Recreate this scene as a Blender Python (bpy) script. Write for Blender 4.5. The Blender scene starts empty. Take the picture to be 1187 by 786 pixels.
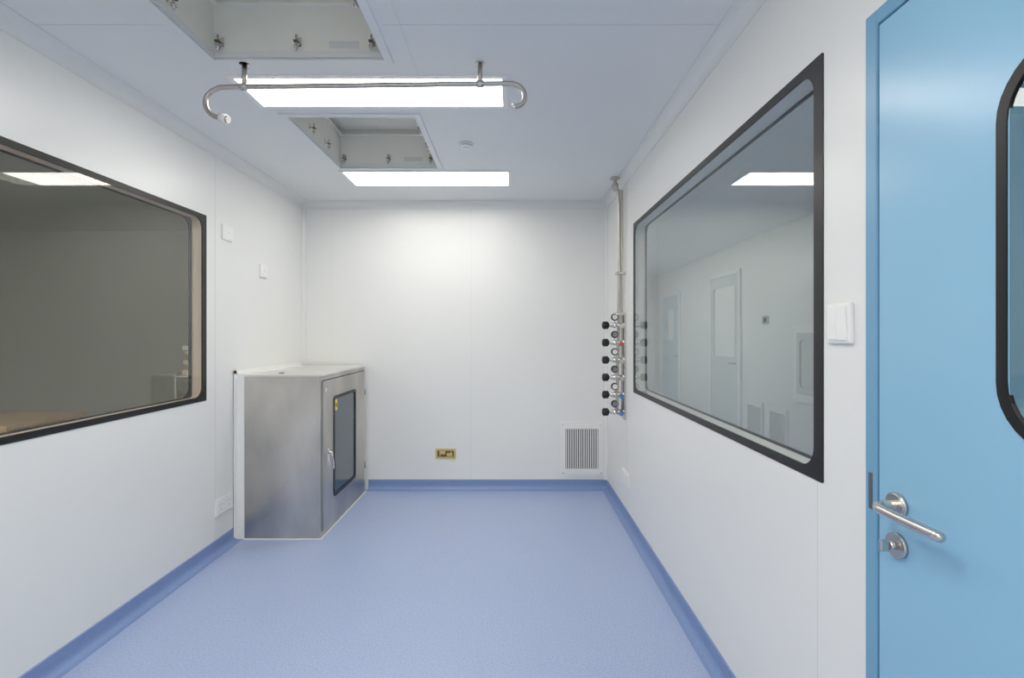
import bpy, bmesh, math, random
from mathutils import Vector, Matrix
random.seed(3)
scn = bpy.context.scene
scn.view_settings.view_transform = 'Standard'
scn.view_settings.look = 'None'
scn.view_settings.exposure = 0.0
scn.view_settings.gamma = 1.15

# ------------------------------------------------------------ materials
def mat(name, col, rough=0.5, metal=0.0, spec=0.5, bump=0.0, bscale=60, var=0.0, vscale=3.0, stretch=None, rvar=0.0):
    m = bpy.data.materials.new(name); m.use_nodes = True
    nt = m.node_tree; p = nt.nodes['Principled BSDF']
    p.inputs['Base Color'].default_value = (*col, 1)
    p.inputs['Roughness'].default_value = rough
    p.inputs['Metallic'].default_value = metal
    p.inputs['Specular IOR Level'].default_value = spec
    tc = nt.nodes.new('ShaderNodeTexCoord')
    mp = nt.nodes.new('ShaderNodeMapping')
    nt.links.new(tc.outputs['Object'], mp.inputs['Vector'])
    if stretch: mp.inputs['Scale'].default_value = stretch
    if var > 0 or rvar > 0:
        n = nt.nodes.new('ShaderNodeTexNoise'); n.inputs['Scale'].default_value = vscale
        n.inputs['Detail'].default_value = 4
        nt.links.new(mp.outputs['Vector'], n.inputs['Vector'])
        if var > 0:
            r = nt.nodes.new('ShaderNodeValToRGB')
            r.color_ramp.elements[0].position = 0.3; r.color_ramp.elements[1].position = 0.7
            r.color_ramp.elements[0].color = (*[c*(1-var) for c in col], 1)
            r.color_ramp.elements[1].color = (*[min(1, c*(1+var)) for c in col], 1)
            nt.links.new(n.outputs['Fac'], r.inputs['Fac'])
            nt.links.new(r.outputs['Color'], p.inputs['Base Color'])
        if rvar > 0:
            mr = nt.nodes.new('ShaderNodeMapRange')
            mr.inputs['To Min'].default_value = max(0, rough-rvar); mr.inputs['To Max'].default_value = rough+rvar
            nt.links.new(n.outputs['Fac'], mr.inputs['Value'])
            nt.links.new(mr.outputs['Result'], p.inputs['Roughness'])
    if bump > 0:
        n2 = nt.nodes.new('ShaderNodeTexNoise'); n2.inputs['Scale'].default_value = bscale
        nt.links.new(mp.outputs['Vector'], n2.inputs['Vector'])
        b = nt.nodes.new('ShaderNodeBump'); b.inputs['Strength'].default_value = bump
        b.inputs['Distance'].default_value = 0.002
        nt.links.new(n2.outputs['Fac'], b.inputs['Height'])
        nt.links.new(b.outputs['Normal'], p.inputs['Normal'])
    return m

def emis(name, col, s):
    m = bpy.data.materials.new(name); m.use_nodes = True
    nt = m.node_tree; nt.nodes.clear()
    e = nt.nodes.new('ShaderNodeEmission'); e.inputs[0].default_value = (*col, 1); e.inputs[1].default_value = s
    o = nt.nodes.new('ShaderNodeOutputMaterial'); nt.links.new(e.outputs[0], o.inputs[0])
    return m

def glass(name, tint, f0=.045, k=1.0, refl=(.95, .97, .96)):
    """flat glazing: tinted transmission + two-sided Schlick Fresnel reflection"""
    m = bpy.data.materials.new(name); m.use_nodes = True
    nt = m.node_tree; nt.nodes.clear(); L = nt.links.new
    t = nt.nodes.new('ShaderNodeBsdfTransparent'); t.inputs[0].default_value = (*tint, 1)
    g = nt.nodes.new('ShaderNodeBsdfGlossy'); g.inputs['Roughness'].default_value = 0.0
    g.inputs[0].default_value = (*refl, 1)
    geo = nt.nodes.new('ShaderNodeNewGeometry')
    d = nt.nodes.new('ShaderNodeVectorMath'); d.operation = 'DOT_PRODUCT'
    L(geo.outputs['Incoming'], d.inputs[0]); L(geo.outputs['Normal'], d.inputs[1])
    def mth(op, a, bv=None, cv=None):
        n = nt.nodes.new('ShaderNodeMath'); n.operation = op
        if hasattr(a, 'links'): L(a, n.inputs[0])
        else: n.inputs[0].default_value = a
        if bv is not None:
            if hasattr(bv, 'links'): L(bv, n.inputs[1])
            else: n.inputs[1].default_value = bv
        if cv is not None: n.inputs[2].default_value = cv
        return n.outputs[0]
    a = mth('ABSOLUTE', d.outputs['Value'])
    o1 = mth('SUBTRACT', 1.0, a)
    p5 = mth('POWER', o1, 5.0)
    F = mth('MULTIPLY_ADD', p5, k*(1-f0), k*f0)
    mx = nt.nodes.new('ShaderNodeMixShader')
    o = nt.nodes.new('ShaderNodeOutputMaterial')
    L(F, mx.inputs[0]); L(t.outputs[0], mx.inputs[1]); L(g.outputs[0], mx.inputs[2])
    L(mx.outputs[0], o.inputs[0])
    return m

def floor_mat():
    m = bpy.data.materials.new('vinyl_blue_speckled'); m.use_nodes = True
    nt = m.node_tree; p = nt.nodes['Principled BSDF']
    tc = nt.nodes.new('ShaderNodeTexCoord')
    v = nt.nodes.new('ShaderNodeTexNoise'); v.inputs['Scale'].default_value = 110; v.inputs['Detail'].default_value = 5
    v.inputs['Roughness'].default_value = 0.85
    nt.links.new(tc.outputs['Object'], v.inputs['Vector'])
    r = nt.nodes.new('ShaderNodeValToRGB')
    r.color_ramp.elements[0].position = .36; r.color_ramp.elements[0].color = (.245, .32, .535, 1)
    r.color_ramp.elements[1].position = .64; r.color_ramp.elements[1].color = (.42, .51, .745, 1)
    nt.links.new(v.outputs['Fac'], r.inputs['Fac'])
    nt.links.new(r.outputs['Color'], p.inputs['Base Color'])
    p.inputs['Roughness'].default_value = .31
    p.inputs['Specular IOR Level'].default_value = .5
    b = nt.nodes.new('ShaderNodeBump'); b.inputs['Strength'].default_value = .12; b.inputs['Distance'].default_value = .001
    nt.links.new(v.outputs['Fac'], b.inputs['Height']); nt.links.new(b.outputs['Normal'], p.inputs['Normal'])
    return m

M_WALL = mat('panel_white', (.80, .805, .785), .31, spec=.5, var=.012, vscale=1.5)
M_CEIL = mat('ceiling_panel', (.77, .79, .80), .42, spec=.4, var=.012, vscale=1.2)
M_COVE = mat('aluminium_cove_white', (.77, .78, .775), .4)
M_JOINT = mat('joint_sealant', (.69, .70, .685), .6)
M_FLOOR = floor_mat()
M_BASE = mat('vinyl_skirting_blue', (.165, .25, .49), .4, var=.05, vscale=60)
M_DOOR = mat('door_blue_paint', (.225, .465, .66), .24, spec=.55, var=.01)
M_DOORF = mat('door_frame_blue', (.13, .32, .50), .3)
M_BLACK = mat('black_frit', (.008, .008, .009), .35, spec=.25)
M_RUBBER = mat('black_rubber', (.015, .015, .015), .6, spec=.3)
M_STEEL = mat('brushed_stainless', (.54, .51, .475), .36, 1.0, var=.22, vscale=3.5, stretch=(1, 1, .5), rvar=.10)
M_STEELT = mat('stainless_top_lit', (.82, .80, .77), .34, 1.0, var=.06, vscale=4)  # same steel, lighter base colour paints in the light reflected by the top
M_CHROME = mat('polished_chrome', (.78, .77, .75), .16, 1.0)
M_SATIN = mat('satin_nickel', (.58, .56, .53), .27, 1.0)
M_PIPE = mat('satin_steel_pipe', (.46, .43, .395), .35, 1.0)
M_DKSTEEL = mat('dark_steel', (.25, .25, .25), .35, 1.0)
M_PLAST = mat('white_plastic', (.86, .86, .84), .3)
M_PLAST2 = mat('white_plastic_greyer', (.66, .67, .65), .4)  # greyer plastic for linings, backings and small inserts
M_GRILLE = mat('grille_white', (.82, .82, .80), .35)
M_INFILL = mat('dark_infill', (.05, .05, .055), .7)
M_HOUS = mat('hepa_housing_beige', (.84, .83, .75), .5, var=.03)
M_BRASS = mat('brass', (.75, .56, .18), .3, 1.0)
M_DKBR = mat('dark_brass', (.14, .10, .05), .5, .6)
M_YEL = mat('yellow_label', (.85, .62, .05), .5)
M_BLUE = mat('blue_plastic', (.05, .16, .55), .35)
M_RED = mat('red_plastic', (.6, .05, .04), .35)
M_WOOD = mat('wood_table', (.78, .56, .32), .5, var=.12, vscale=6, stretch=(1, 8, 1))
M_LWALL = mat('left_room_wall', (.57, .575, .52), .5)
M_WARMLIT = mat('spacer_warm_lit', (.70, .55, .44), .45)  # warm lamplight on the left window reveal, painted into the lining colour
M_CREAM = mat('cream_carton', (.80, .66, .48), .6)
M_DKGL = mat('pass_box_glass', (.05, .07, .085), .08, spec=.7)
G_R = glass('window_glass_clear', (.88, .91, .895), .06)
G_L = glass('window_glass_left', (.88, .88, .84), .08)
G_2 = glass('window_glass_coated_far_pane', (.93, .94, .93), .04, .35)
G_D = glass('door_glass', (.55, .57, .57))
G_D2 = glass('door_glass_far_pane', (.70, .72, .72), .04, .35)
WARM = (1.0, .968, .905)
E_A = emis('led_panel_a', WARM, 14)
E_B = emis('led_panel_b', WARM, 11.5)
E_C = emis('rear_fill_panel', WARM, 22.5)  # unseen panels behind the camera, added and boosted to even out the light
E_R = emis('unseen_panel_right_room', (.97, 1.0, .97), 24)  # unseen fill, strength set for how bright the right room looks
E_L = emis('unseen_panel_left_room', (1.0, .95, .88), 62)  # unseen fill, boosted to brighten the left room behind its glass

# ------------------------------------------------------------ builder
class B:
    def __init__(s, name, parent=None):
        s.name = name; s.bm = bmesh.new(); s.mats = []; s.parent = parent
    def mi(s, m):
        if m not in s.mats: s.mats.append(m)
        return s.mats.index(m)
    def face(s, pts, m, smooth=False):
        try:
            f = s.bm.faces.new([s.bm.verts.new(p) for p in pts])
        except ValueError:
            return
        f.material_index = s.mi(m); f.smooth = smooth
    def box(s, lo, hi, m, bev=0.0, seg=2):
        lo = Vector(lo); hi = Vector(hi)
        for i in range(3):
            if lo[i] > hi[i]: lo[i], hi[i] = hi[i], lo[i]
        nb = bmesh.new()
        bmesh.ops.create_cube(nb, size=1)
        for v in nb.verts:
            v.co = Vector([(lo[i]+hi[i])/2 + v.co[i]*(hi[i]-lo[i]) for i in range(3)])
        if bev > 0:
            bmesh.ops.bevel(nb, geom=list(nb.edges), offset=bev, segments=seg, affect='EDGES', profile=.5)
        s._merge(nb, m, False)
    def _merge(s, nb, m, smooth):
        idx = s.mi(m); mp = {}
        for v in nb.verts: mp[v] = s.bm.verts.new(v.co)
        for f in nb.faces:
            nf = s.bm.faces.new([mp[v] for v in f.verts]); nf.material_index = idx
            nf.smooth = smooth and len(f.verts) == 4
        nb.free()
    def cyl(s, p0, p1, r, m, seg=24, r2=None):
        p0 = Vector(p0); p1 = Vector(p1); d = p1-p0
        nb = bmesh.new()
        bmesh.ops.create_cone(nb, cap_ends=True, segments=seg, radius1=r, radius2=r if r2 is None else r2, depth=d.length)
        q = d.to_track_quat('Z', 'Y').to_matrix().to_4x4()
        bmesh.ops.transform(nb, matrix=Matrix.Translation((p0+p1)/2) @ q, verts=nb.verts)
        s._merge(nb, m, True)
    def sph(s, c, r, m, sc=(1, 1, 1)):
        nb = bmesh.new(); bmesh.ops.create_uvsphere(nb, u_segments=20, v_segments=12, radius=r)
        for v in nb.verts: v.co = Vector(c)+Vector([v.co[i]*sc[i] for i in range(3)])
        idx = s.mi(m); mp = {}
        for v in nb.verts: mp[v] = s.bm.verts.new(v.co)
        for f in nb.faces:
            nf = s.bm.faces.new([mp[v] for v in f.verts]); nf.material_index = idx; nf.smooth = True
        nb.free()
    def tube(s, pts, r, m, seg=16, sub=6, smooth_path=True):
        P = [Vector(p) for p in pts]
        if smooth_path and len(P) > 2:
            Q = []
            E = [2*P[0]-P[1]] + P + [2*P[-1]-P[-2]]
            for i in range(1, len(E)-2):
                for k in range(sub):
                    t = k/sub; a, b, c, d = E[i-1], E[i], E[i+1], E[i+2]
                    Q.append(.5*((2*b)+(c-a)*t+(2*a-5*b+4*c-d)*t*t+(3*b-a-3*c+d)*t**3))
            Q.append(P[-1]); P = Q
        T = [(P[min(i+1, len(P)-1)]-P[max(i-1, 0)]).normalized() for i in range(len(P))]
        n = T[0].orthogonal().normalized(); rings = []
        for i, p in enumerate(P):
            n = (n - T[i]*n.dot(T[i])).normalized(); b = T[i].cross(n)
            rings.append([s.bm.verts.new(p + r*(math.cos(2*math.pi*k/seg)*n+math.sin(2*math.pi*k/seg)*b)) for k in range(seg)])
        idx = s.mi(m)
        for i in range(len(rings)-1):
            for k in range(seg):
                f = s.bm.faces.new([rings[i][k], rings[i][(k+1) % seg], rings[i+1][(k+1) % seg], rings[i+1][k]])
                f.smooth = True; f.material_index = idx
        for R in (rings[0], rings[-1]):
            f = s.bm.faces.new(R); f.material_index = idx
    def extrude(s, prof, o0, o1, A, Bd, m):
        o0 = Vector(o0); o1 = Vector(o1); A = Vector(A); Bd = Vector(Bd)
        a = [s.bm.verts.new(o0+A*x+Bd*y) for x, y in prof]
        b = [s.bm.verts.new(o1+A*x+Bd*y) for x, y in prof]
        n = len(prof); idx = s.mi(m)
        for i in range(n):
            f = s.bm.faces.new([a[i], a[(i+1) % n], b[(i+1) % n], b[i]]); f.material_index = idx
        for R in (a, b):
            f = s.bm.faces.new(R); f.material_index = idx
    def ring(s, ax, d0, d1, out, ro, inn, ri, m):
        """rounded-rect ring. ax = normal axis, out/inn=(u0,u1,v0,v1)"""
        po = rrect(*out, ro); pi = rrect(*inn, ri); n = len(po); idx = s.mi(m)
        L = [[s.bm.verts.new(to3(ax, d, *p)) for p in q] for d in (d0, d1) for q in (po, pi)]
        o0, i0, o1, i1 = L
        for k in range(n):
            j = (k+1) % n
            for q in ([o0[k], o0[j], i0[j], i0[k]], [o1[k], o1[j], i1[j], i1[k]], [o0[k], o0[j], o1[j], o1[k]], [i0[k], i0[j], i1[j], i1[k]]):
                f = s.bm.faces.new(q); f.material_index = idx
    def pane(s, ax, d, rc, r, m):
        f = s.bm.faces.new([s.bm.verts.new(to3(ax, d, *p)) for p in rrect(*rc, r)]); f.material_index = s.mi(m)
    def done(s, recalc=True):
        if recalc: bmesh.ops.recalc_face_normals(s.bm, faces=s.bm.faces)
        me = bpy.data.meshes.new(s.name); s.bm.to_mesh(me); s.bm.free()
        for m in s.mats: me.materials.append(m)
        o = bpy.data.objects.new(s.name, me); scn.collection.objects.link(o)
        if s.parent: o.parent = s.parent
        return o

def to3(ax, d, u, v):
    return {'x': (d, u, v), 'y': (u, d, v), 'z': (u, v, d)}[ax]
def rrect(u0, u1, v0, v1, r, n=8):
    r = max(r, 1e-4); pts = []
    for cx, cy, a in ((u1-r, v1-r, 0), (u0+r, v1-r, 90), (u0+r, v0+r, 180), (u1-r, v0+r, 270)):
        for k in range(n+1):
            t = math.radians(a+90*k/n); pts.append((cx+r*math.cos(t), cy+r*math.sin(t)))
    return pts

def slab(name, ax, d0, d1, u0, u1, v0, v1, holes, m, parent=None):
    us = sorted(set([u0, u1]+[h[0] for h in holes]+[h[1] for h in holes]))
    vs = sorted(set([v0, v1]+[h[2] for h in holes]+[h[3] for h in holes]))
    us = [u for u in us if u0 <= u <= u1]; vs = [v for v in vs if v0 <= v <= v1]
    def solid(i, j):
        if i < 0 or j < 0 or i >= len(us)-1 or j >= len(vs)-1: return False
        cu = (us[i]+us[i+1])/2; cv = (vs[j]+vs[j+1])/2
        return not any(h[0] < cu < h[1] and h[2] < cv < h[3] for h in holes)
    b = B(name, parent)
    for i in range(len(us)-1):
        for j in range(len(vs)-1):
            if not solid(i, j): continue
            a, c, e, g = us[i], us[i+1], vs[j], vs[j+1]
            for d in (d0, d1):
                b.face([to3(ax, d, a, e), to3(ax, d, c, e), to3(ax, d, c, g), to3(ax, d, a, g)], m)
            for (di, dj, p, q) in ((-1, 0, (a, e), (a, g)), (1, 0, (c, e), (c, g)), (0, -1, (a, e), (c, e)), (0, 1, (a, g), (c, g))):
                if not solid(i+di, j+dj):
                    b.face([to3(ax, d0, *p), to3(ax, d0, *q), to3(ax, d1, *q), to3(ax, d1, *p)], m)
    bmesh.ops.remove_doubles(b.bm, verts=b.bm.verts, dist=1e-5)
    return b.done()

# ------------------------------------------------------------ room dimensions
XL, XR, YB, YF, H = -1.895, 0.86, 4.375, -1.5, 2.6
T = 0.08
WR = (1.335, 3.415, 1.0, 2.185)     # right window y0,y1,z0,z1
WL = (0.75, 2.99, 1.0, 2.14)
DR = (0.20, 1.152, 0.0, 2.160)       # door opening in right wall

XRR = 2.95; YRR = 10.0; XLL = -6.6; YLL = 5.6

slab('floor', 'z', -.06, 0, XL-T, XR+T, YF-T, YB+T, [], M_FLOOR)
hole1 = (-1.30, -.54, 1.26, 2.10); hole2 = (-1.24, -.52, 2.63, 3.47)
LT = [(-1.31, -.03, 2.225, 2.535), (-1.26, -.01, 3.53, 3.875), (-1.25, .0, .35, .66), (-1.25, .0, -.9, -.59)]  # last two are the unseen rear fill panels
ceiling = slab('ceiling', 'z', H, H+.05, XL-T, XR+T, YF-T, YB+T, [hole1, hole2]+LT, M_CEIL)
wl = slab('wall_left', 'x', XL-T, XL, YF-T, YB+T, 0, H, [WL], M_WALL)
wr = slab('wall_right', 'x', XR, XR+T, YF-T, YB+T, 0, H, [WR, DR], M_WALL)
wb = slab('wall_back', 'y', YB, YB+T, XL, XR, 0, H, [], M_WALL)
slab('wall_front', 'y', YF-T, YF, XL, XR, 0, H, [], M_WALL)

# panel joints
b = B('panel_joints_back', wb)
for x in (-1.63, -.37): b.box((x-.0015, YB-.0008, .09), (x+.0015, YB, H-.06), M_JOINT)
b.done()
b = B('panel_joints_left', wl)
for y in (3.085,): b.box((XL, y-.002, .09), (XL+.0008, y+.002, H-.06), M_JOINT)
b.done()
b = B('panel_joints_right', wr)
b.box((XR-.0008, 1.36-.001, .09), (XR, 1.36+.001, .99), M_JOINT)
b.box((XR-.0008, 3.6-.002, .09), (XR, 3.6+.002, H-.06), M_JOINT)
b.done()
b = B('panel_joints_ceiling', ceiling)
b.box((XL+.06, 1.858, H-.0012), (-1.34, 1.862, H), M_JOINT)
b.box((-.50, 1.858, H-.0012), (XR-.06, 1.862, H), M_JOINT)
b.box((-.432, -1.4, H-.0012), (-.428, 2.22, H), M_JOINT)
b.done()

# coves at ceiling and back corners
r = .055
cv = [(0, 0), (r+.008, 0), (r+.008, .004)] + [(r-(r-.003)*math.sin(t*math.pi/16), r-(r-.003)*math.cos(t*math.pi/16)) for t in range(0, 9)] + [(.004, r+.008), (0, r+.008)]
for nm, p0, p1, A in (('trim_1', (XL, YF, H), (XL, YB, H), (1, 0, 0)), ('trim_2', (XR, YF, H), (XR, YB, H), (-1, 0, 0)), ('trim_3', (XL, YB, H), (XR, YB, H), (0, -1, 0))):
    b = B(nm); b.extrude(cv, p0, p1, A, (0, 0, -1), M_COVE); b.done()
r = .03
cv2 = [(0, 0), (r+.006, 0), (r+.006, .003)] + [(r-(r-.003)*math.sin(t*math.pi/16), r-(r-.003)*math.cos(t*math.pi/16)) for t in range(0, 9)] + [(.003, r+.006), (0, r+.006)]
for nm, x, A in (('trim_4', XL, 1), ('trim_5', XR, -1)):
    b = B(nm); b.extrude(cv2, (x, YB, .09), (x, YB, H-.01), (A, 0, 0), (0, -1, 0), M_COVE); b.done()

# coved skirting
sk = [(0, 0), (.045, 0), (.045, .002)] + [(.045-.04*math.sin(t*math.pi/12), .042-.04*math.cos(t*math.pi/12)) for t in range(1, 7)] + [(.005, .088), (0, .092)]
b = B('baseboard_back'); b.extrude(sk, (-1.3, YB, 0), (XR, YB, 0), (0, -1, 0), (0, 0, 1), M_BASE); b.done()
b = B('baseboard_left'); b.extrude(sk, (XL, YF, 0), (XL, 3.29, 0), (1, 0, 0), (0, 0, 1), M_BASE); b.done()
b = B('baseboard_right'); b.extrude(sk, (XR, DR[1]+.006, 0), (XR, YB, 0), (-1, 0, 0), (0, 0, 1), M_BASE)
b.extrude(sk, (XR, YF, 0), (XR, .19, 0), (-1, 0, 0), (0, 0, 1), M_BASE); b.done()

# ------------------------------------------------------------ windows
def window(name, X, s, W, G, lining):
    """s = direction pointing into our room (+1 / -1)"""
    b = B(name); y0, y1, z0, z1 = W; bs, bt = .038, .026
    inn = (y0+bs, y1-bs, z0+bt, z1-bt)
    for d, q in ((X, s), (X-s*T, -s)):
        b.ring('x', d-q*.004, d+q*.003, (y0-.003, y1+.003, z0-.003, z1+.003), .006, inn, .062, M_BLACK)
    # aluminium spacer lining
    e = .018
    b.ring('x', X-s*.006, X-s*(T-.006), (y0+.002, y1-.002, z0+.002, z1-.002), .003, (y0+e, y1-e, z0+e, z1-e), .02, lining)
    b.pane('x', X+s*.001, (y0+.02, y1-.02, z0+.02, z1-.02), .05, G)
    b.pane('x', X-s*(T+.001), (y0+.02, y1-.02, z0+.02, z1-.02), .05, G_2)
    return b.done()
window('window_1', XR, -1, WR, G_R, M_PLAST2)
window('window_2', XL, 1, WL, G_L, M_WARMLIT)

# ------------------------------------------------------------ ceiling lights
def light(rc, z, E, fr=.018):
    b = B('ceiling_light'); u0, u1, v0, v1 = rc
    b.ring('z', z-.006, z+.03, (u0-.006, u1+.006, v0-.006, v1+.006), .004, (u0+fr, u1-fr, v0+fr, v1-fr), .003, M_PLAST)
    b.box((u0+.004, v0+.004, z+.03), (u1-.004, v1-.004, z+.05), M_PLAST2)
    b.box((u0+fr-.001, v0+fr-.001, z-.002), (u1-fr+.001, v1-fr+.001, z+.022), E)
    return b.done()
for rc, E in zip(LT, (E_A, E_B, E_C, E_C)): light(rc, H, E)

# ------------------------------------------------------------ HEPA filter housings (open)
def housing(hc):
    u0, u1, v0, v1 = hc; hh = .27; t = .012
    b = B('filter_housing_opening')
    # flange under ceiling
    b.ring('z', H-.007, H+.002, (u0-.022, u1+.022, v0-.022, v1+.022), .003, (u0+.012, u1-.012, v0+.012, v1-.012), .002, M_CEIL)
    for lo, hi in (((u0+.001, v0+.001, H), (u0+t, v1-.001, H+hh)), ((u1-t, v0+.001, H), (u1-.001, v1-.001, H+hh)), ((u0+t, v0+.001, H), (u1-t, v0+t, H+hh)), ((u0+t, v1-t, H), (u1-t, v1-.001, H+hh))):
        b.box(lo, hi, M_HOUS)
    b.box((u0, v0, H+hh), (u1, v1, H+hh+t), M_HOUS)
    b.ring('z', H+.225, H+.235, (u0+.01, u1-.01, v0+.01, v1-.01), .002, (u0+.035, u1-.035, v0+.035, v1-.035), .002, M_HOUS)
    b.ring('z', H+.004, H+.03, (u0+.01, u1-.01, v0+.01, v1-.01), .002, (u0+.016, u1-.016, v0+.016, v1-.016), .002, M_COVE)
    # clamps: bent bracket, short stud and nut
    def clamp(x, y, dx, dy):
        b.cyl((x, y, H+.018), (x, y, H+.085), .0045, M_SATIN, 12)
        b.cyl((x, y, H+.03), (x, y, H+.04), .011, M_SATIN, 6)
        px, py = (.010, .001) if dy else (.001, .010)
        b.box((x-.010-(.0), y-.010, H+.055), (x+.010, y+.010, H+.060), M_DKBR)
        b.box((x-px+dx*.028, y-py+dy*.028, H+.05), (x+px+dx*.028, y+py+dy*.028, H+.09), M_SATIN)
        b.box((min(x, x+dx*.028)-(.008 if dy else 0), min(y, y+dy*.028)-(.008 if dx else 0), H+.06), (max(x, x+dx*.028)+(.008 if dy else 0), max(y, y+dy*.028)+(.008 if dx else 0), H+.064), M_SATIN)
    um = (u0+u1)/2
    for x in (u0+.045, um, u1-.06): clamp(x, v1-.04, 0, 1)
    for x in (u0+.045, um, u1-.06): clamp(x, v0+.04, 0, -1)
    for y in (v0+.3, v1-.3):
        clamp(u0+.04, y, -1, 0); clamp(u1-.04, y, 1, 0)
    # certification plate
    b.box((u1-.25, v1-.0135, H+.045), (u1-.12, v1-.012, H+.075), M_PLAST2)
    return b.done()
housing(hole1); housing(hole2)

# smoke detector
b = B('smoke_detector'); c = (-.287, 3.03)
b.cyl((*c, H), (*c, H-.010), .050, M_PLAST, 36)
b.cyl((*c, H-.010), (*c, H-.024), .044, M_PLAST, 36, .034)
b.cyl((*c, H-.024), (*c, H-.029), .02, M_PLAST, 24, .014)
b.done()

# ------------------------------------------------------------ ceiling rail with hooked ends
b = B('ceiling_hanging_rail'); y = 2.12
pts = [(-1.272, y, 2.358), (-1.303, y, 2.364), (-1.332, y, 2.385), (-1.345, y, 2.42), (-1.335, y, 2.457), (-1.295, y, 2.485), (-1.235, y, 2.493)]
pts += [(-.9, y, 2.497), (-.5, y, 2.502), (-.05, y, 2.508)]
pts += [(.012, y, 2.503), (.046, y, 2.482), (.056, y, 2.447), (.042, y, 2.418), (.010, y, 2.405)]
b.tube(pts, .0110, M_PIPE, sub=8)
b.cyl((-1.280, y, 2.360), (-1.252, y, 2.352), .019, M_PLAST, 20)
b.cyl((-1.252, y, 2.352), (-1.244, y, 2.350), .016, M_SATIN, 20)
b.cyl((.016, y, 2.407), (.002, y, 2.403), .0135, M_CHROME, 20)
for x, hz in ((-1.174, 2.494), (-.14, 2.507)):
    b.cyl((x, y, H-.001), (x, y, H-.007), .022, M_SATIN, 28)
    b.cyl((x, y, H-.007), (x, y, hz), .011, M_PIPE, 16)
    b.cyl((x-.016, y, hz), (x+.016, y, hz), .0155, M_SATIN, 20)
b.done()

# ------------------------------------------------------------ stainless pass box cabinet (left rear)
cx0, cx1, cy0, cy1, ch = -1.835, -1.31, 3.31, 4.30, 1.13
b = B('stainless_pass_box')
b.box((cx0, cy0, .004), (cx1-.022, cy1, ch-.014), M_STEEL, .004)
b.box((cx0-.005, cy0-.006, ch-.014), (cx1+.004, cy1+.0, ch), M_STEELT, .004)
# white flange against wall and back
b.box((XL+.006, cy0+.0, .004), (cx0, cy1, ch+.004), M_PLAST)
b.box((XL+.0055, cy0-.03, .004), (XL+.010, cy0+.0, ch+.03), M_PLAST, .001)
b.box((XL+.0055, cy0-.03, ch+.004), (XL+.010, YB-.04, ch+.03), M_PLAST, .001)
b.box((cx0, cy1, .004), (cx1-.004, YB-.046, ch-.002), M_PLAST2)
# door leaf on the +x face
dy0, dy1, dz0, dz1 = cy0+.004, cy1-.004, .03, ch-.03
g = (3.53, 4.03, .215, .955)
b.ring('x', cx1-.022, cx1-.004, (cy0+.001, cy1-.001, .006, ch-.016), .003, (dy0+.02, dy1-.02, dz0+.012, dz1-.012), .004, M_STEEL)
b.ring('x', cx1-.02, cx1+.006, (dy0+.026, dy1-.026, dz0+.018, dz1-.018), .006, (g[0]+.02, g[1]-.02, g[2]+.02, g[3]-.02), .02, M_STEEL)
b.ring('x', cx1+.004, cx1+.010, g, .03, (g[0]+.024, g[1]-.024, g[2]+.024, g[3]-.024), .02, M_BLACK)
b.box((cx1-.012, g[0]+.015, g[2]+.015), (cx1+.003, g[1]-.015, g[3]-.015), M_DKGL)
# label
b.box((cx1+.010, 3.55, .845), (cx1+.0125, 3.59, .925), M_YEL)
b.box((cx1+.0125, 3.56, .87), (cx1+.013, 3.58, .90), M_BLACK)
# latch handle
hy, hz = 3.42, .53
b.box((cx1+.004, hy-.014, hz-.05), (cx1+.012, hy+.014, hz+.07), M_CHROME, .003)
b.cyl((cx1+.010, hy, hz+.04), (cx1+.034, hy, hz+.04), .010, M_CHROME)
b.tube([(cx1+.032, hy, hz+.045), (cx1+.038, hy, hz+.015), (cx1+.041, hy+.012, hz-.03), (cx1+.037, hy+.028, hz-.08)], .0065, M_CHROME)
b.cyl((cx1+.012, hy, hz-.032), (cx1+.018, hy, hz-.032), .009, M_SATIN)
# hinges far side
for z in (.25, .9): b.cyl((cx1+.006, cy1-.012, z-.03), (cx1+.006, cy1-.012, z+.03), .006, M_SATIN)
b.cyl((cx0+.20, cy0+.12, ch), (cx0+.20, cy0+.12, ch+.006), .018, M_DKSTEEL)
b.box((cx1+.004, 3.38, 1.005), (cx1+.008, 3.40, 1.03), M_PLAST)
# sealant at foot
b.box((cx0-.004, cy0-.006, 0.0005), (cx1+.004, cy0+.002, .007), M_PLAST)
b.box((cx1-.002, cy0-.006, 0.0005), (cx1+.006, cy1, .007), M_PLAST)
b.done()

# ------------------------------------------------------------ wall plates
def plate(name, X, s, yc, zc, w, h, kind):
    b = B(name); y0, y1, z0, z1 = yc-w/2, yc+w/2, zc-h/2, zc+h/2
    b.box((X, y0, z0), (X+s*.013, y1, z1), M_PLAST, .003)
    if kind == 'blank':
        b.box((X+s*.011, y0+.01, z0+.01), (X+s*.016, y1-.01, z1-.01), M_PLAST, .002)
        b.box((X+s*.015, yc-.005, zc-.005), (X+s*.0167, yc+.005, zc+.005), M_PLAST2)
    else:
        n = 2 if w > .15 else 1
        for k in range(n):
            c = yc if n == 1 else yc+(k-.5)*w*.46
            b.box((X+s*.011, c-.033, zc-.034), (X+s*.0145, c+.033, zc+.034), M_PLAST, .002)
            for dy in (-.014, .014): b.box((X+s*.0142, c+dy-.0015, zc+.008), (X+s*.0149, c+dy+.0015, zc+.017), M_INFILL)
            b.box((X+s*.0142, c-.0015, zc-.02), (X+s*.0149, c+.0015, zc-.010), M_INFILL)
    return b.done()
plate('light_switch', XL, 1, 3.205, 2.08, .112, .10, 'blank')
plate('light_switch', XL, 1, 3.67, 1.885, .10, .10, 'blank')
plate('power_outlet', XL, 1, 3.165, .295, .19, .105, 'outlet')
plate('power_outlet', XR, -1, 3.62, .33, .20, .10, 'outlet')
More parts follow.
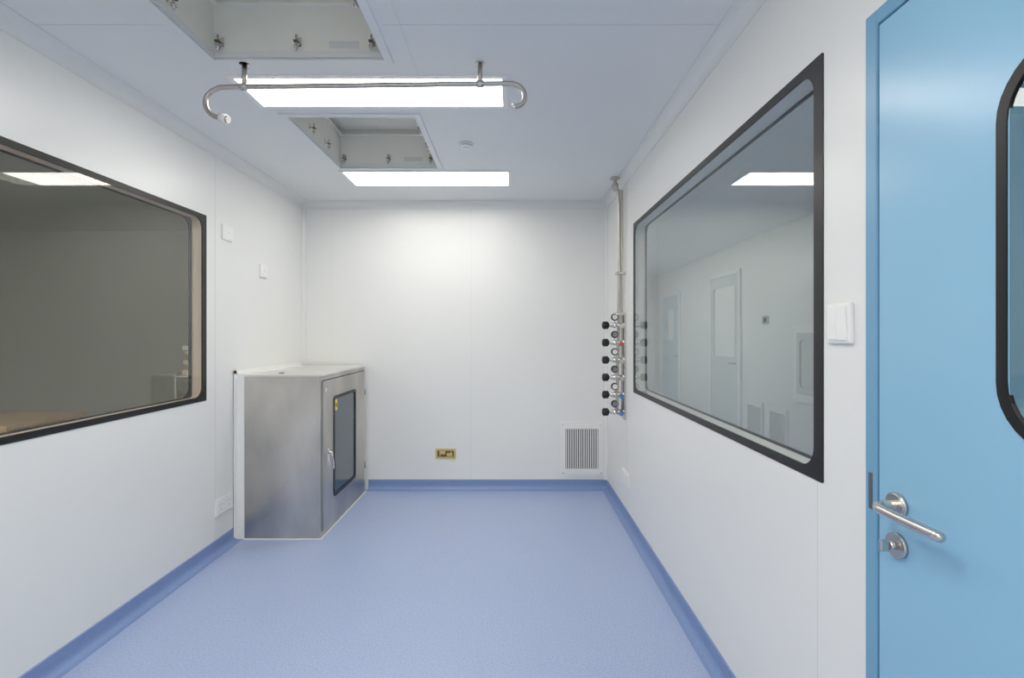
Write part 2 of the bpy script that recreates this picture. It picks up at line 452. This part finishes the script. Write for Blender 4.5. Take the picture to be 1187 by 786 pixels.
# big double rocker near door
b = B('light_switch'); X = XR
b.box((X-.012, 1.212, 1.385), (X, 1.303, 1.490), M_PLAST, .004, 3)
b.box((X-.018, 1.222, 1.393), (X-.010, 1.256, 1.482), M_PLAST, .003)
b.box((X-.016, 1.259, 1.393), (X-.010, 1.293, 1.482), M_PLAST, .003)
b.done()

# brass outlet on the back wall
b = B('brass_outlet'); xc, zc = -.6, .325
b.ring('y', YB-.008, YB, (xc-.092, xc+.092, zc-.046, zc+.046), .006, (xc-.075, xc+.075, zc-.028, zc+.028), .003, M_BRASS)
b.box((xc-.076, YB-.004, zc-.029), (xc+.076, YB-.001, zc+.029), M_DKBR)
b.box((xc-.055, YB-.014, zc-.004), (xc-.004, YB-.004, zc+.024), M_BRASS, .002)
b.box((xc+.01, YB-.012, zc-.022), (xc+.06, YB-.004, zc+.006), M_BRASS, .002)
for x in (-.05, .05): b.cyl((xc+x, YB-.003, zc-.012 if x < 0 else zc+.016), (xc+x, YB-.016, zc-.012 if x < 0 else zc+.016), .006, M_CHROME, 12)
for x in (-.083, .083):
    b.cyl((xc+x, YB-.006, zc), (xc+x, YB-.011, zc), .005, M_BRASS, 12)
b.done()

# ------------------------------------------------------------ return air grilles
def grille(ax, D, s, u0, u1, v0, v1, n=15, bd=.052):
    b = B('return_air_grille')
    i = (u0+bd, u1-bd, v0+bd+.012, v1-bd-.012)
    b.ring(ax, D, D+s*.010, (u0, u1, v0, v1), .004, (u0+.02, u1-.02, v0+.02, v1-.02), .004, M_GRILLE)
    b.ring(ax, D, D+s*.016, (u0+.02, u1-.02, v0+.02, v1-.02), .004, i, .002, M_GRILLE)
    lo = to3(ax, D+s*.0005, i[0]-.005, i[2]-.005); hi = to3(ax, D+s*.002, i[1]+.005, i[3]+.005)
    b.box(lo, hi, M_INFILL)  # flat dark sheet painted for the unlit depth behind the blades
    w = (i[1]-i[0])/n
    for k in range(n):
        c = i[0]+w*(k+.5)
        b.box(to3(ax, D+s*.002, c-w*.24, i[2]-.002), to3(ax, D+s*.014, c+w*.24, i[3]+.002), M_GRILLE, .001, 1)
    for (uu, vv) in ((u0+.03, v0+.03), (u1-.03, v0+.03), (u0+.03, v1-.03), (u1-.03, v1-.03)):
        b.cyl(to3(ax, D+s*.014, uu, vv), to3(ax, D+s*.018, uu, vv), .005, M_SATIN, 12)
    return b.done()
grille('y', YB, -1, .43, .832, .125, .615)

# ------------------------------------------------------------ gas valve manifold
b = B('gas_valve_manifold'); py = 3.68
b.tube([(.800, py, .80), (.805, py, 1.2), (.814, py, 1.6), (.816, py, 2.3), (.812, py, 2.45), (.795, py, 2.51), (.785, py, 2.55), (.785, py, H-.002)], .0125, M_PIPE, sub=6)
b.tube([(.838, py, .80), (.838, py, 1.5), (.838, py, 2.42), (.83, py, 2.47), (.81, py, 2.51)], .009, M_PIPE)
b.cyl((.785, py, H-.012), (.785, py, H-.001), .036, M_PIPE, 28)
b.sph((.785, py, 2.53), .026, M_PIPE, (1, 1, 1.4))
for z in (1.87, 1.56):
    b.box((.790, py-.022, z-.012), (XR, py+.022, z+.012), M_SATIN, .002)
    b.cyl((.785, py-.025, z), (.86, py-.025, z), .006, M_CHROME, 12)
for k in range(6):
    z = 1.475-.132*k
    b.cyl((.84, py, z), (.858, py, z), .022, M_CHROME)
    b.cyl((.84, py, z), (.76, py, z), .013, M_CHROME)
    b.cyl((.825, py, z), (.805, py, z), .022, M_SATIN, 6)
    b.sph((.782, py, z), .021, M_CHROME)
    b.cyl((.768, py, z), (.752, py, z), .018, M_CHROME, 6)
    b.cyl((.752, py, z), (.738, py, z), .010, M_CHROME)
    b.cyl((.738, py, z), (.732, py, z), .018, M_RUBBER, 20, .025)
    b.cyl((.732, py, z), (.692, py, z), .026, M_RUBBER, 20)
    for a in range(8):
        t = a*math.pi/4
        b.cyl((.730, py+.025*math.cos(t), z+.025*math.sin(t)), (.694, py+.025*math.cos(t), z+.025*math.sin(t)), .0045, M_RUBBER, 8)
    b.cyl((.692, py, z), (.688, py, z), .021, M_RUBBER, 20)
    b.cyl((.782, py, z+.012), (.782, py, z+.045), .006, M_CHROME, 12)
    b.cyl((.782, py+.012, z+.062), (.782, py-.012, z+.062), .027, M_RUBBER, 24)
    b.cyl((.782, py-.012, z+.062), (.782, py-.0135, z+.062), .019, M_DKSTEEL if k % 2 else M_PLAST, 24)
    b.box((.781, py-.0145, z+.062), (.783, py-.0137, z+.078), M_RED)
    c = (M_SATIN, M_RED, M_SATIN, M_SATIN, M_BLUE, M_BLUE)[k]
    b.cyl((.826, py, z-.01), (.826, py-.03, z-.01), .011, M_CHROME)
    b.cyl((.826, py-.03, z-.01), (.826, py-.042, z-.01), .016, c)
b.box((.846, py-.035, .76), (.8595, py+.035, 1.56), M_SATIN, .002)
b.done()

# ------------------------------------------------------------ blue door in right wall
b = B('door_1')
y0, y1, z0, z1 = DR
fx = XR-.018
fw = .036
for lo, hi in (((fx, y1-fw, 0.001), (XR+T+.01, y1, z1)), ((fx, y0, 0.001), (XR+T+.01, y0+fw, z1)), ((fx, y0+fw, z1-fw), (XR+T+.01, y1-fw, z1))):
    b.box(lo, hi, M_DOORF, .003)
b.box((XR+.035, y1-fw-.015, .001), (XR+T, y1-fw, z1-fw), M_DOORF)
ly0, ly1, lz0, lz1 = y0+fw+.004, y1-fw-.004, .008, z1-fw-.004
lx0, lx1 = XR-.014, XR+.032
gw = (.42, .842, 1.215, 1.885)
b.ring('x', lx0, lx1, (ly0, ly1, lz0, lz1), .003, (gw[0]+.02, gw[1]-.02, gw[2]+.02, gw[3]-.02), .08, M_DOOR)
b.ring('x', lx0-.003, lx0+.006, gw, .11, (gw[0]+.018, gw[1]-.018, gw[2]+.018, gw[3]-.018), .095, M_BLACK)
b.ring('x', lx1-.006, lx1+.003, gw, .11, (gw[0]+.018, gw[1]-.018, gw[2]+.018, gw[3]-.018), .095, M_BLACK)
b.pane('x', lx0+.001, (gw[0]+.012, gw[1]-.012, gw[2]+.012, gw[3]-.012), .09, G_D)
b.pane('x', lx1-.001, (gw[0]+.012, gw[1]-.012, gw[2]+.012, gw[3]-.012), .09, G_D2)
b.box((fx-.001, y1-.024, 1.0), (fx+.004, y1-.012, 1.085), M_DKSTEEL)
hy, hz = 1.057, 1.035
b.cyl((lx0, hy, hz), (lx0-.009, hy, hz), .027, M_SATIN, 40)
b.cyl((lx0-.009, hy, hz), (lx0-.011, hy, hz), .027, M_SATIN, 40, .024)
b.tube([(lx0-.008, hy, hz), (lx0-.030, hy, hz), (lx0-.046, hy-.004, hz), (lx0-.057, hy-.02, hz), (lx0-.060, hy-.05, hz), (lx0-.060, hy-.10, hz), (lx0-.058, hy-.165, hz)], .0105, M_SATIN, 20, 8)
b.sph((lx0-.058, hy-.165, hz), .0105, M_SATIN)
b.cyl((lx0, hy, hz-.088), (lx0-.009, hy, hz-.088), .027, M_SATIN, 40)
b.cyl((lx0-.009, hy, hz-.088), (lx0-.022, hy, hz-.088), .009, M_SATIN, 24)
b.box((lx0-.042, hy-.004, hz-.101), (lx0-.022, hy+.004, hz-.075), M_SATIN, .003)
b.done()

# ------------------------------------------------------------ adjacent room (right)
xr0 = XR+T
slab('floor_right_room', 'z', -.06, 0, xr0, XRR+T, YF-T, YRR+T, [], M_FLOOR)
slab('ceiling_right_room', 'z', H, H+.05, xr0, XRR+T, YF-T, YRR+T, [(1.3, 2.5, -.3, .0), (1.0, 1.2, 5.2, 6.4), (1.0, 1.2, 7.2, 8.4)], M_CEIL)
slab('wall_right_room_right', 'x', XRR, XRR+T, YF-T, YRR+T, 0, H, [], M_WALL)
slab('wall_right_room_back', 'y', YRR, YRR+T, xr0, XRR, 0, H, [], M_WALL)
slab('wall_right_room_front', 'y', YF-T, YF, xr0, XRR, 0, H, [], M_WALL)
slab('wall_right_room_left', 'x', XR, XR+T, YB+T, YRR+T, 0, H, [], M_WALL)
light((1.3, 2.5, -.3, .0), H, E_R); light((1.0, 1.2, 5.2, 6.4), H, E_R); light((1.0, 1.2, 7.2, 8.4), H, E_R)  # added where the window view never reaches them
b = B('baseboard_right_room'); b.extrude(sk, (XRR, YF, 0), (XRR, 6.18, 0), (-1, 0, 0), (0, 0, 1), M_BASE)
b.done()
def far_door(name, y0, y1, ht, m, gl):
    b = B(name); X = XRR
    b.box((X-.03, y0-.05, .001), (X, y0, ht+.05), M_PLAST, .003); b.box((X-.03, y1, .001), (X, y1+.05, ht+.05), M_PLAST, .003)
    b.box((X-.03, y0, ht), (X, y1, ht+.05), M_PLAST, .003)
    b.ring('x', X-.022, X-.002, (y0+.004, y1-.004, .006, ht-.004), .003, (gl[0], gl[1], gl[2], gl[3]), .04, m)
    b.ring('x', X-.026, X-.02, (gl[0]-.02, gl[1]+.02, gl[2]-.02, gl[3]+.02), .05, gl, .04, M_PLAST2)
    b.box((X-.012, gl[0]-.01, gl[2]-.01), (X-.003, gl[1]+.01, gl[3]+.01), M_PLAST)
    b.cyl((X-.022, y0+.08, 1.02), (X-.06, y0+.08, 1.02), .011, M_SATIN)
    b.tube([(X-.055, y0+.08, 1.02), (X-.06, y0+.12, 1.02), (X-.06, y0+.2, 1.02)], .009, M_SATIN)
    b.done()
M_PLAST3 = mat('door_leaf_offwhite', (.66, .69, .68), .4)
far_door('door_2', 6.25, 7.1, 2.2, M_PLAST3, (6.35, 7.0, 1.10, 2.05))
far_door('door_3', 8.5, 9.4, 2.1, mat('door_pale_blue', (.54, .65, .71), .4), (8.75, 9.1, 1.3, 1.85))
grille('x', XRR, -1, 5.15, 5.56, .13, .6, 13)
grille('x', XRR, -1, 5.66, 6.07, .13, .6, 13)
b = B('pass_through_window')
b.ring('x', XRR-.03, XRR, (4.45, 5.02, .72, 1.5), .01, (4.52, 4.95, .80, 1.42), .02, M_PLAST)
b.ring('x', XRR-.036, XRR-.01, (4.52, 4.95, .80, 1.42), .01, (4.57, 4.90, .87, 1.35), .05, M_PLAST2)
b.box((XRR-.02, 4.56, .86), (XRR-.004, 4.91, 1.36), M_PLAST2)
b.done()
b = B('call_button_panel')
b.box((XRR-.02, 5.54, 1.52), (XRR, 5.66, 1.62), M_SATIN, .004)
b.box((XRR-.024, 5.57, 1.545), (XRR-.018, 5.63, 1.595), M_INFILL, .002)
b.done()

# ------------------------------------------------------------ adjacent room (left)
xl0 = XL-T
slab('floor_left_room', 'z', -.06, 0, XLL-T, xl0, YF-T, YLL+T, [], mat('left_floor', (.36, .37, .36), .5))
slab('ceiling_left_room', 'z', H, H+.05, XLL-T, xl0, YF-T, YLL+T, [(-4.2, -3.0, -.4, -.1)], M_LWALL)
slab('wall_left_room_left', 'x', XLL-T, XLL, YF-T, YLL+T, 0, H, [], M_LWALL)
slab('wall_left_room_back', 'y', YLL, YLL+T, XLL, xl0, 0, H, [], M_LWALL)
slab('wall_left_room_front', 'y', YF-T, YF, XLL, xl0, 0, H, [], M_LWALL)
slab('wall_left_room_right', 'x', XL-T, XL, YB+T, YLL+T, 0, H, [], M_LWALL)
light((-4.2, -3.0, -.4, -.1), H, E_L)  # added out of view to light this room
b = B('wooden_table')
b.box((-4.6, 3.2, .77), (-3.35, 3.8, .80), M_WOOD, .004)
for x in (-4.55, -3.40):
    for y in (3.25, 3.75): b.box((x-.025, y-.025, .001), (x+.025, y+.025, .77), M_WOOD, .003)
b.box((-4.55, 3.24, .69), (-3.40, 3.26, .77), M_WOOD); b.box((-4.55, 3.74, .69), (-3.40, 3.76, .77), M_WOOD)
b.done()
b = B('carton_shelf')
for x in (-2.40, -2.24):
    for y in (3.45, 3.75): b.box((x-.006, y-.006, .001), (x+.006, y+.006, 1.12), M_PLAST2)
for z in (.3, .7, 1.10):
    b.box((-2.41, 3.44, z), (-2.23, 3.76, z+.012), M_PLAST2, .002)
for z in (.313, .713):
    b.box((-2.39, 3.47, z), (-2.26, 3.73, z+.24), M_CREAM, .004)
z = 1.113
for k, (w_, h_) in enumerate(((.13, .045), (.09, .03), (.12, .04), (.07, .035), (.11, .03), (.13, .04), (.08, .03), (.06, .04))):
    b.box((-2.24-w_, 3.47, z), (-2.24, 3.73, z+h_-.008), (M_CREAM, M_PLAST)[k % 2], .003)
    b.box((-2.24-w_*.8, 3.49, z+h_-.008), (-2.25, 3.71, z+h_), M_INFILL)
    z += h_
b.done()

# ------------------------------------------------------------ world + camera
w = bpy.data.worlds.new('world'); scn.world = w; w.use_nodes = True
w.node_tree.nodes['Background'].inputs[0].default_value = (.5, .55, .6, 1)
w.node_tree.nodes['Background'].inputs[1].default_value = .3
cam = bpy.data.cameras.new('camera'); co = bpy.data.objects.new('camera', cam); scn.collection.objects.link(co)
co.location = (0, 0, 1.41); co.rotation_euler = (math.radians(90), 0, 0)
cam.sensor_width = 36; cam.lens = 560/1187*36; cam.shift_y = -6/1187; cam.clip_start = .02
scn.camera = co
